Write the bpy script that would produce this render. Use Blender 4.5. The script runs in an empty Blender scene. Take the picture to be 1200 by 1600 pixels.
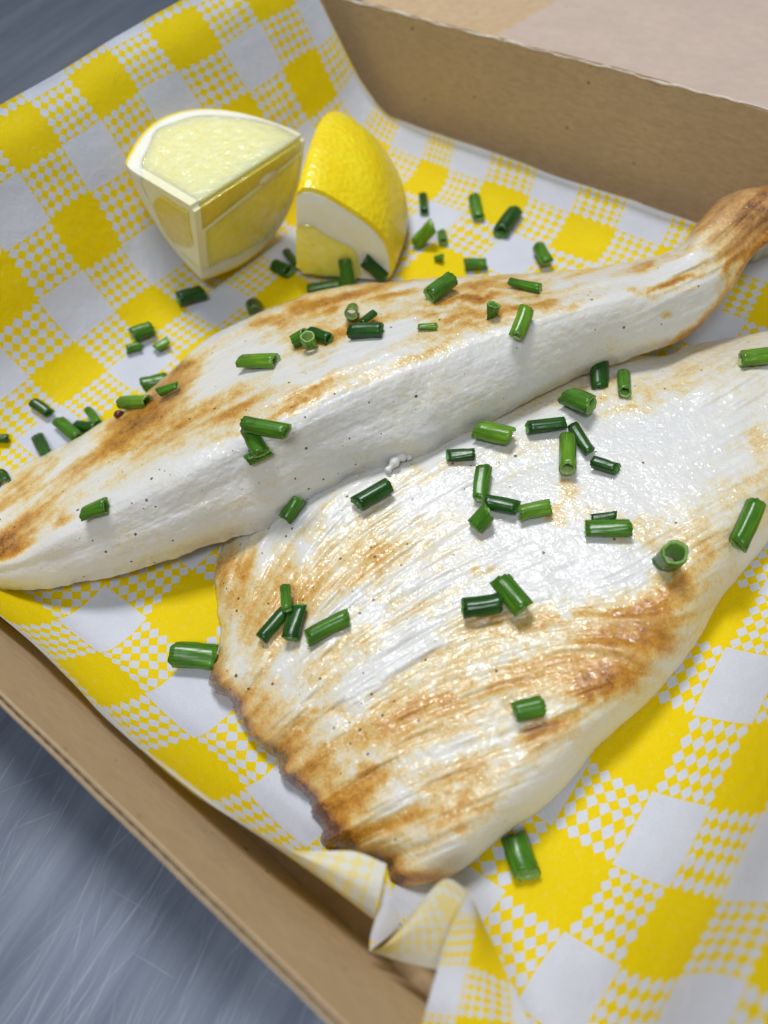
import bpy, math, random
import numpy as np
from mathutils import Vector, Matrix
from mathutils.bvhtree import BVHTree

random.seed(4)
rng = np.random.default_rng(11)
sc = bpy.context.scene
COL = sc.collection
CM = 0.01                       # everything below is worked out in centimetres

# ------------------------------------------------------------------ camera
# World: X runs along the back wall of the box, Y towards it, Z up. Origin on the table under the lens.
FPX = 1201.0
E1 = np.array([.786, .4735, -.397]); E1 /= np.linalg.norm(E1)
E2 = np.array([.613, -.678, .405]); E2 -= E1 * (E1 @ E2); E2 /= np.linalg.norm(E2)
EZ = np.cross(E1, E2)
RW = np.array([E1, E2, EZ])
HC = 15.0
cam_d = bpy.data.cameras.new('camera'); cam = bpy.data.objects.new('camera', cam_d); COL.objects.link(cam)
cam_d.sensor_fit = 'VERTICAL'; cam_d.sensor_height = 48; cam_d.sensor_width = 36
cam_d.lens = FPX / 1600 * 48
cam_d.clip_start = 0.005; cam_d.clip_end = 20
m = Matrix.Identity(4)
for r in range(3):
    m[r][0] = RW[r, 0]; m[r][1] = -RW[r, 1]; m[r][2] = -RW[r, 2]
m[2][3] = HC * CM
cam.matrix_world = m
cam_d.dof.use_dof = True
cam_d.dof.focus_distance = 0.165
cam_d.dof.aperture_fstop = 14
sc.camera = cam

# ------------------------------------------------------------------ light
w = bpy.data.worlds.new('World'); sc.world = w; w.use_nodes = True
bg = w.node_tree.nodes['Background']
bg.inputs[0].default_value = (0.72, 0.82, 1.0, 1); bg.inputs[1].default_value = 0.17
def area(name, loc, target, sx, sy, watts, col):
    d = bpy.data.lights.new(name, 'AREA'); d.shape = 'RECTANGLE'; d.size = sx; d.size_y = sy
    d.energy = watts; d.color = col
    o = bpy.data.objects.new(name, d); COL.objects.link(o)
    o.location = loc
    o.rotation_euler = (Vector(target) - Vector(loc)).to_track_quat('-Z', 'Y').to_euler()
    return o
area('ceiling_lamp', (-0.50, 0.42, 1.20), (-0.06, 0.09, 0), 0.38, 0.26, 12.8, (0.97, 0.98, 1.0))
area('front_fill_lamp', (0.28, -0.55, 1.35), (-0.06, 0.12, 0), 0.45, 0.30, 8.2, (0.88, 0.94, 1.0))  # added fill from the front, brightens the back wall
sc.view_settings.view_transform = 'Standard'; sc.view_settings.look = 'None'
sc.view_settings.exposure = 0.0; sc.view_settings.gamma = 1
sc.render.engine = 'CYCLES'

# ------------------------------------------------------------------ helpers
def bp(px, py, z):
    """points of the place (cm) seen in a direction, at height z"""
    px = np.asarray(px, float); py = np.asarray(py, float); z = np.asarray(z, float)
    px, py, z = np.broadcast_arrays(px, py, z)
    d = np.stack([px - 600, py - 800, np.full(px.shape, FPX)], -1) @ RW.T
    t = (z - HC) / d[..., 2]
    return np.stack([d[..., 0] * t, d[..., 1] * t, z], -1)
def proj(P):
    P = np.asarray(P, float)
    c = (P - np.array([0, 0, HC])) @ RW
    return 600 + FPX * c[..., 0] / c[..., 2], 800 + FPX * c[..., 1] / c[..., 2]

def link(o, parent=None):
    COL.objects.link(o)
    if parent is not None: o.parent = parent
    return o
def mesh_obj(name, V, F, mat, parent=None, smooth=True, uv=None, attrs=None, loc=None):
    """V in cm (n,3), faces list; origin moved to loc (cm) when given"""
    V = np.asarray(V, float)
    off = np.zeros(3) if loc is None else np.asarray(loc, float)
    me = bpy.data.meshes.new(name)
    me.from_pydata(((V - off) * CM).tolist(), [], [list(map(int, f)) for f in F])
    if smooth: me.polygons.foreach_set('use_smooth', [True] * len(me.polygons))
    if uv is not None:
        lay = me.uv_layers.new(name='UVMap')
        li = np.zeros(len(me.loops), dtype=np.int32); me.loops.foreach_get('vertex_index', li)
        lay.data.foreach_set('uv', np.asarray(uv, np.float32)[li].ravel())
    if attrs:
        for k, a in attrs.items():
            at = me.attributes.new(k, 'FLOAT', 'POINT'); at.data.foreach_set('value', np.asarray(a, np.float32).ravel())
    me.materials.append(mat)
    me.update()
    o = bpy.data.objects.new(name, me)
    o.location = off * CM
    return link(o, parent)
def empty(name, loc=(0, 0, 0)):
    o = bpy.data.objects.new(name, None); o.location = Vector(loc) * CM; o.empty_display_size = .01
    return link(o)
def tag(o, label=None, cat=None, group=None, kind=None):
    if label: o['label'] = label
    if cat: o['category'] = cat
    if group: o['group'] = group
    if kind: o['kind'] = kind
    return o
def grid_faces(nu, nv, off=0):
    i = np.arange(nu - 1)[:, None] * nv + np.arange(nv - 1)[None, :]
    i = i.ravel() + off
    return np.stack([i, i + nv, i + nv + 1, i + 1], -1).tolist()
def cr(P, t):
    """Catmull-Rom through P (n,k) at t in 0..n-1"""
    P = np.asarray(P, float); n = len(P)
    i = np.clip(np.floor(t).astype(int), 0, n - 2); f = (t - i)[:, None]
    Pe = np.vstack([2 * P[0] - P[1], P, 2 * P[-1] - P[-2]])
    a, b, c, d = Pe[i], Pe[i + 1], Pe[i + 2], Pe[i + 3]
    return .5 * ((2 * b) + (c - a) * f + (2 * a - 5 * b + 4 * c - d) * f**2 + (3 * b - a - 3 * c + d) * f**3)
def arc(P, n, smooth=True):
    """resample a polyline at n points of even arc length"""
    P = np.asarray(P, float)
    Q = cr(P, np.linspace(0, len(P) - 1, 40 * len(P))) if smooth else P
    s = np.r_[0, np.cumsum(np.linalg.norm(np.diff(Q[:, :2], axis=0), axis=1))]
    t = np.linspace(0, s[-1], n)
    return np.stack([np.interp(t, s, Q[:, k]) for k in range(Q.shape[1])], -1)
_G = {}
def vnoise(x, y, seed=0):
    if seed not in _G: _G[seed] = np.random.default_rng(100 + seed).random((256, 256))
    g = _G[seed]
    xi = np.floor(x).astype(int); yi = np.floor(y).astype(int); fx = x - xi; fy = y - yi
    fx = fx * fx * (3 - 2 * fx); fy = fy * fy * (3 - 2 * fy)
    a = g[xi % 256, yi % 256]; b = g[(xi + 1) % 256, yi % 256]; c = g[xi % 256, (yi + 1) % 256]; d = g[(xi + 1) % 256, (yi + 1) % 256]
    return (a * (1 - fx) + b * fx) * (1 - fy) + (c * (1 - fx) + d * fx) * fy
def fbm(x, y, seed=0, o=4):
    s = 0; a = .5
    for k in range(o): s = s + a * vnoise(x * 2**k, y * 2**k, seed + k); a *= .5
    return s / (1 - .5**o)

# ------------------------------------------------------------------ materials
def new_mat(name):
    mt = bpy.data.materials.new(name); mt.use_nodes = True
    return mt, mt.node_tree.nodes, mt.node_tree.links, mt.node_tree.nodes['Principled BSDF']
class NB:
    def __init__(s, mt): s.t = mt.node_tree; s.n = s.t.nodes; s.l = s.t.links
    def inp(s, sock, v):
        if isinstance(v, bpy.types.NodeSocket): s.l.new(v, sock)
        elif isinstance(v, (tuple, list)) and len(v) == 3 and sock.type == 'RGBA': sock.default_value = (*v, 1)
        else: sock.default_value = v
    def math(s, op, a, b=0.0, c=None, clamp=False):
        x = s.n.new('ShaderNodeMath'); x.operation = op; x.use_clamp = clamp
        s.inp(x.inputs[0], a); s.inp(x.inputs[1], b)
        if c is not None: s.inp(x.inputs[2], c)
        return x.outputs[0]
    def mix(s, f, a, b, blend='MIX'):
        x = s.n.new('ShaderNodeMix'); x.data_type = 'RGBA'; x.blend_type = blend
        s.inp(x.inputs[0], f); s.inp(x.inputs[6], a); s.inp(x.inputs[7], b)
        return x.outputs[2]
    def ramp(s, f, stops):
        x = s.n.new('ShaderNodeValToRGB'); s.inp(x.inputs[0], f)
        e = x.color_ramp.elements
        while len(e) < len(stops): e.new(.5)
        for k, (p, c) in enumerate(stops):
            e[k].position = p; e[k].color = (*c, 1) if len(c) == 3 else c
        return x.outputs[0]
    def coord(s, scale=(100, 100, 100), rot=(0, 0, 0), kind='Object', base=None):
        mp = s.n.new('ShaderNodeMapping'); mp.inputs['Scale'].default_value = scale; mp.inputs['Rotation'].default_value = rot
        if base is None:
            tc = s.n.new('ShaderNodeTexCoord'); base = tc.outputs[kind]
        s.l.new(base, mp.inputs[0]); return mp.outputs[0]
    def noise(s, vec, scale, detail=4, rough=.55, out=0, dist=0):
        x = s.n.new('ShaderNodeTexNoise'); s.l.new(vec, x.inputs['Vector'])
        x.inputs['Scale'].default_value = scale; x.inputs['Detail'].default_value = detail
        x.inputs['Roughness'].default_value = rough; x.inputs['Distortion'].default_value = dist
        return x.outputs[out]
    def vor(s, vec, scale, feat='F1', out='Distance', rnd=1):
        x = s.n.new('ShaderNodeTexVoronoi'); x.feature = feat; s.l.new(vec, x.inputs['Vector'])
        x.inputs['Scale'].default_value = scale; x.inputs['Randomness'].default_value = rnd
        return x.outputs[out]
    def attr(s, name):
        x = s.n.new('ShaderNodeAttribute'); x.attribute_name = name; return x.outputs['Fac']
    def bump(s, h, strength, dist_cm, normal=None):
        x = s.n.new('ShaderNodeBump'); s.inp(x.inputs['Height'], h)
        x.inputs['Strength'].default_value = strength; x.inputs['Distance'].default_value = dist_cm * CM
        if normal is not None: s.l.new(normal, x.inputs['Normal'])
        return x.outputs[0]
    def mr(s, v, a, b, c=0., d=1.):
        x = s.n.new('ShaderNodeMapRange'); s.inp(x.inputs[0], v)
        for k, q in enumerate((a, b, c, d)): x.inputs[k + 1].default_value = q
        return x.outputs[0]

def mat_metal():
    mt, n, l, b = new_mat('brushed_steel'); k = NB(mt)
    def along(ang, sx, sy):       # rotate first, then stretch: grain runs along ang
        return k.coord((sx, sy, 100), base=k.coord((1, 1, 1), (0, 0, math.radians(-ang))))
    br = k.noise(along(100, 6, 220), 1.0, 5, .7)
    br2 = k.noise(along(98, 5, 60), 1.0, 3, .6)
    scr = None
    for i, (ang, sx, sy, th) in enumerate([(103, 20, 1500, .70), (95, 30, 1700, .68), (112, 26, 1400, .70), (84, 26, 1500, .71), (37, 12, 1100, .735), (125, 34, 1500, .70), (60, 24, 1300, .73), (99, 10, 900, .715), (12, 20, 1200, .74), (107, 60, 2200, .66)]):
        s1 = k.mr(k.noise(along(ang, sx, sy), 1.0, 1, .4), th, th + .05)
        s1 = k.math('MULTIPLY', s1, k.mr(k.noise(k.coord(), .45 + i * .13, 2), .38, .62))
        scr = s1 if scr is None else k.math('MAXIMUM', scr, s1)
    b.inputs['Metallic'].default_value = .92
    col = k.mix(k.mr(br, .3, .7), (.215, .245, .315), (.33, .365, .43))
    l.new(k.mix(k.math('MULTIPLY', scr, .5), col, (.52, .56, .64)), b.inputs['Base Color'])
    l.new(k.mr(br2, .3, .7, .36, .48), b.inputs['Roughness'])
    h = k.math('ADD', k.math('MULTIPLY', br, .5), k.math('MULTIPLY', scr, .3))
    l.new(k.bump(h, .25, .006), b.inputs['Normal'])
    b.inputs['Anisotropic'].default_value = .3
    return mt

def mat_card(name, base, dark, tint=None):
    mt, n, l, b = new_mat(name); k = NB(mt)
    c = k.coord()
    f1 = k.noise(k.coord((100, 100, 400)), 3.0, 6, .65)
    f2 = k.noise(c, 14, 5, .7); f3 = k.noise(c, .55, 3, .5)
    col = k.mix(k.mr(f1, .3, .7), base, dark)
    col = k.mix(k.math('MULTIPLY', k.mr(f3, .35, .65), .35), col, tuple(x * .78 for x in base))
    col = k.mix(k.math('MULTIPLY', k.mr(f2, .55, .75), .4), col, tuple(min(1, x * 1.25) for x in base))
    sp = k.math('LESS_THAN', k.vor(c, 1.1), k.math('MULTIPLY', k.noise(c, .6, 2), .085))
    col = k.mix(k.math('MULTIPLY', sp, .75), col, (.06, .035, .02))
    l.new(col, b.inputs['Base Color']); b.inputs['Roughness'].default_value = .8
    b.inputs['Specular IOR Level'].default_value = .25
    l.new(k.bump(k.math('ADD', f1, f2), .25, .012), b.inputs['Normal'])
    return mt

def mat_paper():
    mt, n, l, b = new_mat('gingham_paper'); k = NB(mt)
    uvn = n.new('ShaderNodeUVMap'); uvn.uv_map = 'UVMap'
    uvw = k.mix(.012, uvn.outputs[0], k.noise(k.coord((100, 100, 100)), 2.5, 2, .5, out=1), 'ADD')
    sep = n.new('ShaderNodeSeparateXYZ'); l.new(uvw, sep.inputs[0])
    u = k.math('ADD', sep.outputs[0], 100.494); v = k.math('ADD', sep.outputs[1], 100.494)
    pu = k.math('FLOOR', k.math('MODULO', u, 2.0)); pv = k.math('FLOOR', k.math('MODULO', v, 2.0))
    both = k.math('MULTIPLY', pu, pv)                      # 1 -> solid yellow
    anyv = k.math('MAXIMUM', pu, pv)                        # 0 -> white
    fu = k.math('ABSOLUTE', k.math('SUBTRACT', k.math('FRACT', k.math('MULTIPLY', u, 5)), .5))
    fv = k.math('ABSOLUTE', k.math('SUBTRACT', k.math('FRACT', k.math('MULTIPLY', v, 5)), .5))
    mxm = k.math('MAXIMUM', fu, fv)
    dsum = k.math('ADD', fu, fv)
    dia = k.math('GREATER_THAN', k.math('ADD', dsum, k.math('MULTIPLY', mxm, .12)), .535)   # yellow between rounded white diamonds
    cell = k.math('SUBTRACT', anyv, both)                   # 1 in the diamond cells
    yel = k.math('ADD', both, k.math('MULTIPLY', cell, dia), clamp=True)
    # faint yellow rule round the white squares
    c = k.coord()
    ink = k.noise(c, 9, 5, .7); fib = k.noise(c, 24, 4, .7); big = k.noise(c, .8, 3, .5)
    yel = k.math('MULTIPLY', yel, k.mr(ink, .2, .45, .86, 1.0))
    white = k.mix(k.mr(fib, .3, .7), (.64, .665, .75), (.74, .765, .845))
    white = k.mix(k.math('MULTIPLY', k.mr(big, .4, .65), .35), white, (.57, .60, .70))
    yc = k.mix(k.mr(fib, .3, .7), (.84, .61, .0), (.91, .70, .0))
    yc = k.mix(k.math('MULTIPLY', k.mr(big, .4, .65), .3), yc, (.78, .60, .0))
    front = k.mix(yel, white, yc)
    back = k.mix(k.math('MULTIPLY', yel, .62), (.74, .74, .66), (.84, .68, .13))
    geo = n.new('ShaderNodeNewGeometry')
    l.new(k.mix(geo.outputs['Backfacing'], front, back), b.inputs['Base Color'])
    b.inputs['Roughness'].default_value = .65; b.inputs['Specular IOR Level'].default_value = .14
    cr1 = k.noise(c, 2.2, 5, .6, dist=.6)
    h = k.math('ADD', k.math('MULTIPLY', fib, .25), cr1)
    nrm = k.bump(h, .5, .05)
    l.new(nrm, b.inputs['Normal'])
    tr = n.new('ShaderNodeBsdfTranslucent'); l.new(k.mix(yel, (.75, .78, .8), (.9, .72, .05)), tr.inputs[0])
    ms = n.new('ShaderNodeMixShader'); ms.inputs[0].default_value = .18
    l.new(b.outputs[0], ms.inputs[1]); l.new(tr.outputs[0], ms.inputs[2])
    l.new(ms.outputs[0], n['Material Output'].inputs[0])
    return mt

def mat_fish():
    mt, n, l, b = new_mat('seared_fish'); k = NB(mt)
    br = k.attr('brown'); st = k.attr('streak'); wet = k.attr('wet'); pep = k.attr('pepper')
    c = k.coord()
    f1 = k.noise(c, 5.0, 6, .7); f2 = k.noise(c, 22, 4, .65); f3 = k.noise(c, 1.6, 4, .6)
    t = k.math('MULTIPLY_ADD', k.math('SUBTRACT', f1, .5), .80, br)
    t = k.math('MULTIPLY_ADD', k.math('SUBTRACT', f2, .5), .70, t, clamp=True)
    t = k.math('MULTIPLY', t, k.mr(br, .0, .12))
    col = k.ramp(t, [(0, (.71, .705, .69)), (.10, (.71, .68, .59)), (.25, (.71, .59, .34)), (.44, (.65, .41, .115)), (.64, (.52, .24, .03)), (.84, (.35, .14, .018)), (1, (.10, .028, .008))])
    cream = k.mix(k.math('MULTIPLY', k.mr(st, .35, .75), .3), col, k.mix(.5, col, (.72, .66, .52)))
    # pepper and small burnt specks
    d = k.vor(c, 5.0); rnd = k.vor(c, 5.0, out='Color')
    sr = n.new('ShaderNodeSeparateColor'); l.new(rnd, sr.inputs[0])
    sz = k.math('MULTIPLY', k.math('POWER', sr.outputs[0], 1.8), .19)
    spk = k.math('LESS_THAN', k.math('ADD', d, k.math('MULTIPLY', k.math('SUBTRACT', f2, .5), .16)), sz)
    spk = k.math('MULTIPLY', spk, k.math('LESS_THAN', sr.outputs[1], pep))
    col2 = k.mix(k.math('MULTIPLY', spk, .9), cream, (.10, .035, .015))
    l.new(col2, b.inputs['Base Color'])
    b.inputs['Subsurface Weight'].default_value = .22
    b.inputs['Subsurface Radius'].default_value = (1, .75, .5); b.inputs['Subsurface Scale'].default_value = .0025
    rough = k.math('MULTIPLY_ADD', k.noise(c, 3.5, 3), -.20, k.mr(wet, 0, 1, .60, .34))
    l.new(rough, b.inputs['Roughness']); b.inputs['Specular IOR Level'].default_value = .5
    v = k.vor(c, 11, 'SMOOTH_F1')
    h = k.math('ADD', k.math('MULTIPLY', f2, .7), k.math('MULTIPLY', v, .6))
    h = k.math('ADD', h, k.math('MULTIPLY', f3, .5))
    l.new(k.bump(h, .42, .035), b.inputs['Normal'])
    b.inputs['Coat Weight'].default_value = .35; b.inputs['Coat Roughness'].default_value = .055
    l.new(k.math('MULTIPLY', wet, .62, clamp=True), b.inputs['Coat Weight'])
    l.new(k.bump(k.math('ADD', k.noise(c, 6, 1.8, .5), k.math('MULTIPLY', k.vor(c, 5, 'SMOOTH_F1'), .3)), 1.0, .055), b.inputs['Coat Normal'])
    return mt

def mat_peel():
    mt, n, l, b = new_mat('lemon_peel'); k = NB(mt); c = k.coord()
    col = k.mix(k.mr(k.noise(c, 1.2, 4), .3, .7), (.92, .66, .0), (.95, .76, .015))
    l.new(col, b.inputs['Base Color']); b.inputs['Roughness'].default_value = .34
    b.inputs['Subsurface Weight'].default_value = .15; b.inputs['Subsurface Radius'].default_value = (1, .7, .1); b.inputs['Subsurface Scale'].default_value = .002
    l.new(k.bump(k.math('ADD', k.vor(c, 7, 'SMOOTH_F1'), k.math('MULTIPLY', k.noise(c, 2, 3), .8)), .7, .04), b.inputs['Normal'])
    return mt
def mat_pith():
    mt, n, l, b = new_mat('lemon_pith'); k = NB(mt); c = k.coord()
    l.new(k.mix(k.mr(k.noise(c, 3, 4), .35, .7), (.88, .87, .76), (.86, .83, .60)), b.inputs['Base Color'])
    b.inputs['Roughness'].default_value = .5
    b.inputs['Subsurface Weight'].default_value = .3; b.inputs['Subsurface Radius'].default_value = (1, .9, .5); b.inputs['Subsurface Scale'].default_value = .003
    l.new(k.bump(k.noise(c, 10, 4), .3, .02), b.inputs['Normal'])
    return mt
def mat_pulp(name, a, bb):
    mt, n, l, b = new_mat(name); k = NB(mt)
    c = k.coord((100, 100, 100)); c1 = k.coord()
    f = k.noise(c, 4.5, 4, .6); ves = k.vor(c, 3.6, 'SMOOTH_F1')
    col = k.mix(k.mr(f, .35, .65), a, bb)
    col = k.mix(k.math('MULTIPLY', k.mr(ves, .25, .6), .2), col, tuple(min(.93, x * 1.1 + .03) for x in bb))
    l.new(col, b.inputs['Base Color']); b.inputs['Roughness'].default_value = .16
    b.inputs['Subsurface Weight'].default_value = .8; b.inputs['Subsurface Radius'].default_value = (1, .85, .3); b.inputs['Subsurface Scale'].default_value = .006
    b.inputs['Coat Weight'].default_value = .9; b.inputs['Coat Roughness'].default_value = .05
    l.new(k.bump(k.math('ADD', k.noise(c1, 3.2, 2, .5), k.math('MULTIPLY', k.noise(c1, 9, 2), .3)), 1.0, .10), b.inputs['Coat Normal'])
    h = k.math('ADD', k.math('MULTIPLY', ves, .8), k.noise(c1, 5, 3))
    l.new(k.bump(h, .4, .05), b.inputs['Normal'])
    return mt
def mat_simple(name, a, bb, rough, scale=5, bs=.3):
    mt, n, l, b = new_mat(name); k = NB(mt); c = k.coord()
    f = k.noise(c, scale, 4)
    l.new(k.mix(k.mr(f, .3, .7), a, bb), b.inputs['Base Color']); b.inputs['Roughness'].default_value = rough
    l.new(k.bump(f, bs, .02), b.inputs['Normal'])
    return mt
def mat_chive(name, a, bb, inner):
    mt, n, l, b = new_mat(name); k = NB(mt)
    c = k.coord((100, 100, 8))
    f = k.noise(c, 9, 3, .6); g = k.noise(k.coord(), 3, 3)
    col = k.mix(k.mr(f, .35, .65), a, bb)
    col = k.mix(k.math('MULTIPLY', k.mr(g, .45, .7), .4), col, tuple(x * .45 for x in a))
    col = k.mix(k.math('MULTIPLY', k.mr(k.noise(k.coord((100, 100, 5)), 26, 2), .5, .7), .4), col, tuple(min(1, x * 1.6) for x in bb))
    col = k.mix(k.attr('inside'), col, inner)
    l.new(col, b.inputs['Base Color']); b.inputs['Roughness'].default_value = .27
    b.inputs['Specular IOR Level'].default_value = .4
    b.inputs['Subsurface Weight'].default_value = .15; b.inputs['Subsurface Radius'].default_value = (.4, 1, .15); b.inputs['Subsurface Scale'].default_value = .001
    l.new(k.bump(k.math('ADD', f, k.math('MULTIPLY', g, .6)), .5, .02), b.inputs['Normal'])
    return mt

M_METAL = mat_metal()
M_CARD = mat_card('kraft_board', (.60, .435, .26), (.45, .315, .175))
M_LID = mat_card('kraft_board_lit', (.56, .44, .36), (.50, .385, .31))  # same kraft board; the brighter, cooler light on the lid is in its colour
M_EDGE = mat_card('torn_board_edge', (.62, .50, .38), (.50, .38, .27))
M_PAPER = mat_paper(); M_FISH = mat_fish()
M_PEEL = mat_peel(); M_PITH = mat_pith()
M_PULP = mat_pulp('lemon_pulp', (.92, .84, .34), (.94, .89, .50))
M_PULP2 = mat_pulp('lemon_pulp_rich', (.95, .74, .05), (.96, .83, .18))
M_MEMB = mat_simple('lemon_membrane', (.90, .87, .64), (.88, .83, .50), .3, 4, .2)
M_PULP3 = mat_pulp('lemon_pulp_deep', (.88, .56, .02), (.90, .65, .06))
M_SEED = mat_simple('lemon_seed', (.80, .70, .42), (.62, .48, .22), .35)
M_CH = [mat_chive('chive_mid', (.036, .125, .006), (.075, .215, .012), (.28, .48, .12)),
        mat_chive('chive_dark', (.008, .045, .005), (.022, .10, .009), (.12, .30, .07)),
        mat_chive('chive_light', (.075, .19, .010), (.15, .32, .02), (.40, .56, .20))]

# ------------------------------------------------------------------ the table
def slab(x0, x1, y0, y1, z0, z1):
    V = [(x0, y0, z0), (x1, y0, z0), (x1, y1, z0), (x0, y1, z0), (x0, y0, z1), (x1, y0, z1), (x1, y1, z1), (x0, y1, z1)]
    return V, [(0, 3, 2, 1), (4, 5, 6, 7), (0, 1, 5, 4), (1, 2, 6, 5), (2, 3, 7, 6), (3, 0, 4, 7)]
V, F = slab(-110, 70, -70, 110, -4.0, -0.25)
tag(mesh_obj('steel_table_top', V, F, M_METAL, smooth=False), kind='structure')

# ------------------------------------------------------------------ the box
box = empty('takeout_box', (-8, 10, -0.2))
tag(box, 'open brown corrugated cardboard takeout box holding the paper, fish and lemon', 'food box')
BOX0 = np.array([-8, 10, -0.2])
def part(name, V, F, mat, parent=box, smooth=False, **k):
    o = mesh_obj(name, V, F, mat, None, smooth, **k)
    o.parent = parent
    o.matrix_parent_inverse = Matrix.Translation(-Vector(world_loc(parent)))
    return o
def world_loc(p):
    v = Vector((0, 0, 0))
    while p is not None: v = v + p.location; p = p.parent; break
    return v
V, F = slab(-18.2, 2.6, -.1, 20.2, -.22, -.04)
part('floor_panel', V, F, M_CARD)
def wall(b0, b1, t0, t1, out, nseg=160):
    """corrugated wall between bottom edge b0-b1 and top edge t0-t1 (inner face); out = outward direction"""
    b0, b1, t0, t1, out = [np.array(q, float) for q in (b0, b1, t0, t1, out)]
    th = .13
    def sheet(o0, o1, wob=0, n=48):
        V = []; F = []
        s = np.linspace(0, 1, n)
        nz = (vnoise(s * 37, s * 0 + 3, 5) - .5) * wob + (vnoise(s * 9, s * 0 + 8, 6) - .5) * wob * 1.5
        for q, e in zip(s, nz):
            up = (t0 - b0) / np.linalg.norm(t0 - b0)
            for P, o_ in ((b0 + (b1 - b0) * q, o0), (t0 + (t1 - t0) * q + up * e, o0), (t0 + (t1 - t0) * q + up * e, o1), (b0 + (b1 - b0) * q, o1)):
                V.append(P + out * o_)
        for i in range(n - 1):
            for j in range(4):
                F.append((i * 4 + j, i * 4 + (j + 1) % 4, i * 4 + 4 + (j + 1) % 4, i * 4 + 4 + j))
        F += [(3, 2, 1, 0), tuple(range((n - 1) * 4, n * 4))]
        return V, F
    V, F = sheet(0, .035, .05)
    wo = part('wall', V, F, M_CARD)
    V, F = sheet(th - .035, th, .05)
    part('outer_liner', V, F, M_CARD, wo)
    # fluting
    L = np.linalg.norm(t1 - t0); n = int(L / .24) * 10
    q = np.linspace(0, 1, n); ph = q * L / .24 * 2 * math.pi
    o_ = .035 + .002 + (th - .074) * (.5 + .5 * np.sin(ph))
    V = []
    for a, o1 in zip(q, o_):
        P = b0 + (b1 - b0) * a; T = t0 + (t1 - t0) * a; d = (T - P) / np.linalg.norm(T - P)
        V += [P + out * o1, T - d * .03 + out * o1]
    part('fluting', V, grid_faces(n, 2), M_EDGE, wo, smooth=True)
    return wo
WT = 4.0
wall((-18.4, 20.15, 0), (2.6, 20.15, 0), (-19.7, 20.42, WT), (3.6, 20.75, WT), (0, 1, 0))
wall((-18.25, -.1, 0), (-18.25, 20.14, 0), (-19.5, -.7, WT), (-19.5, 20.40, WT), (-1, 0, 0))
wall((-18.2, .16, 0), (2.6, .16, 0), (-19.3, -.71, WT), (3.6, -.71, WT), (0, -1, 0))
wall((2.6, -.1, 0), (2.6, 20.1, 0), (3.6, -.7, WT), (3.6, 20.6, WT), (1, 0, 0))
q = np.linspace(0, 1, 260)
P = np.array([-19.7, 20.42, WT])[None] + q[:, None] * np.array([23.3, .33, 0])[None]
P[:, 2] += (vnoise(q * 90, q * 0 + 2, 8) - .5) * .05 + .005; P[:, 1] += (vnoise(q * 60, q * 0 + 5, 9) - .5) * .04
TORN = P
# lid folded back beyond the rear wall, and the tuck flap at its side
def board(q, th, n=12):
    """thick board on four corners (counter-clockwise seen from above)"""
    q = np.array(q, float)
    nrm = np.cross(q[1] - q[0], q[3] - q[0]); nrm /= np.linalg.norm(nrm)
    V = list(q) + list(q - nrm * th)
    return V, [(0, 1, 2, 3), (7, 6, 5, 4), (0, 4, 5, 1), (1, 5, 6, 2), (2, 6, 7, 3), (3, 7, 4, 0)]
V, F = board([(-13.35, 20.6, 3.75), (6, 21.0, 3.75), (7, 44, 1.2), (-13.9, 44, 1.2)], .16)
part('lid_panel', V, F, M_LID)
V, F = board([(-20.2, 20.58, 2.9), (-13.45, 20.62, 3.5), (-14.1, 44, 1.0), (-21.5, 44, .4)], .16)
part('side_flap', V, F, M_CARD)

def tube(P, rad, ns=10):
    P = np.array(P, float); n = len(P); V = []
    for i in range(n):
        t = P[min(i + 1, n - 1)] - P[max(i - 1, 0)]; t /= np.linalg.norm(t)
        a = np.cross(t, [0, 0, 1]); a /= np.linalg.norm(a) + 1e-9; b_ = np.cross(t, a)
        r = rad[i]
        for k in range(ns):
            q = 2 * math.pi * k / ns; V.append(P[i] + r * (a * math.cos(q) + b_ * math.sin(q)))
    F = [(i * ns + k, i * ns + (k + 1) % ns, (i + 1) * ns + (k + 1) % ns, (i + 1) * ns + k) for i in range(n - 1) for k in range(ns)]
    F += [tuple(range(ns))[::-1], tuple(range((n - 1) * ns, n * ns))]
    return V, F
V, F = tube(TORN, .012 + .035 * vnoise(np.arange(260) / 3., np.zeros(260), 12), 6)
part('frayed_top_edge', V, F, mat_simple('torn_fibres', (.80, .74, .66), (.60, .50, .40), .8), box, True)

# ------------------------------------------------------------------ the paper
bx = np.array([[-.2, -20.6, 5.95], [.3, -20.35, 5.45], [1, -19.72, 4.85], [2, -19.12, 3.80], [3, -18.35, 2.50], [4, -17.6, 1.22], [5, -16.75, .42], [6, -15.75, .15], [7, -14.55, .06],
               [8, -13.3, .03], [10, -10.35, .03], [12, -7.38, .03], [14, -4.43, .03], [16, -1.42, .05], [17, .05, .16], [18, 1.15, .72], [19, 1.88, 1.75], [20, 2.35, 3.1], [21, 2.85, 4.5], [22, 3.4, 5.9], [22.6, 3.8, 6.8]])
ay = np.array([[-6.2, -.12, 2.4], [-5.8, .04, 1.75], [-5.4, .12, 1.25], [-5, .33, .8], [-4.5, .78, .36], [-4, 1.34, .1], [-3, 2.86, .0], [-2, 4.42, 0], [0, 7.52, 0], [2, 10.55, 0], [4, 13.65, 0], [6, 17.0, .0], [7, 18.55, .16], [8, 19.45, .72], [8.35, 19.62, .98], [8.62, 19.72, 1.22]])
def smooth_tab(tab, q):
    x = tab[:, 0]; t = np.interp(q, x, np.arange(len(x))); return cr(tab[:, 1:], t)
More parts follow.
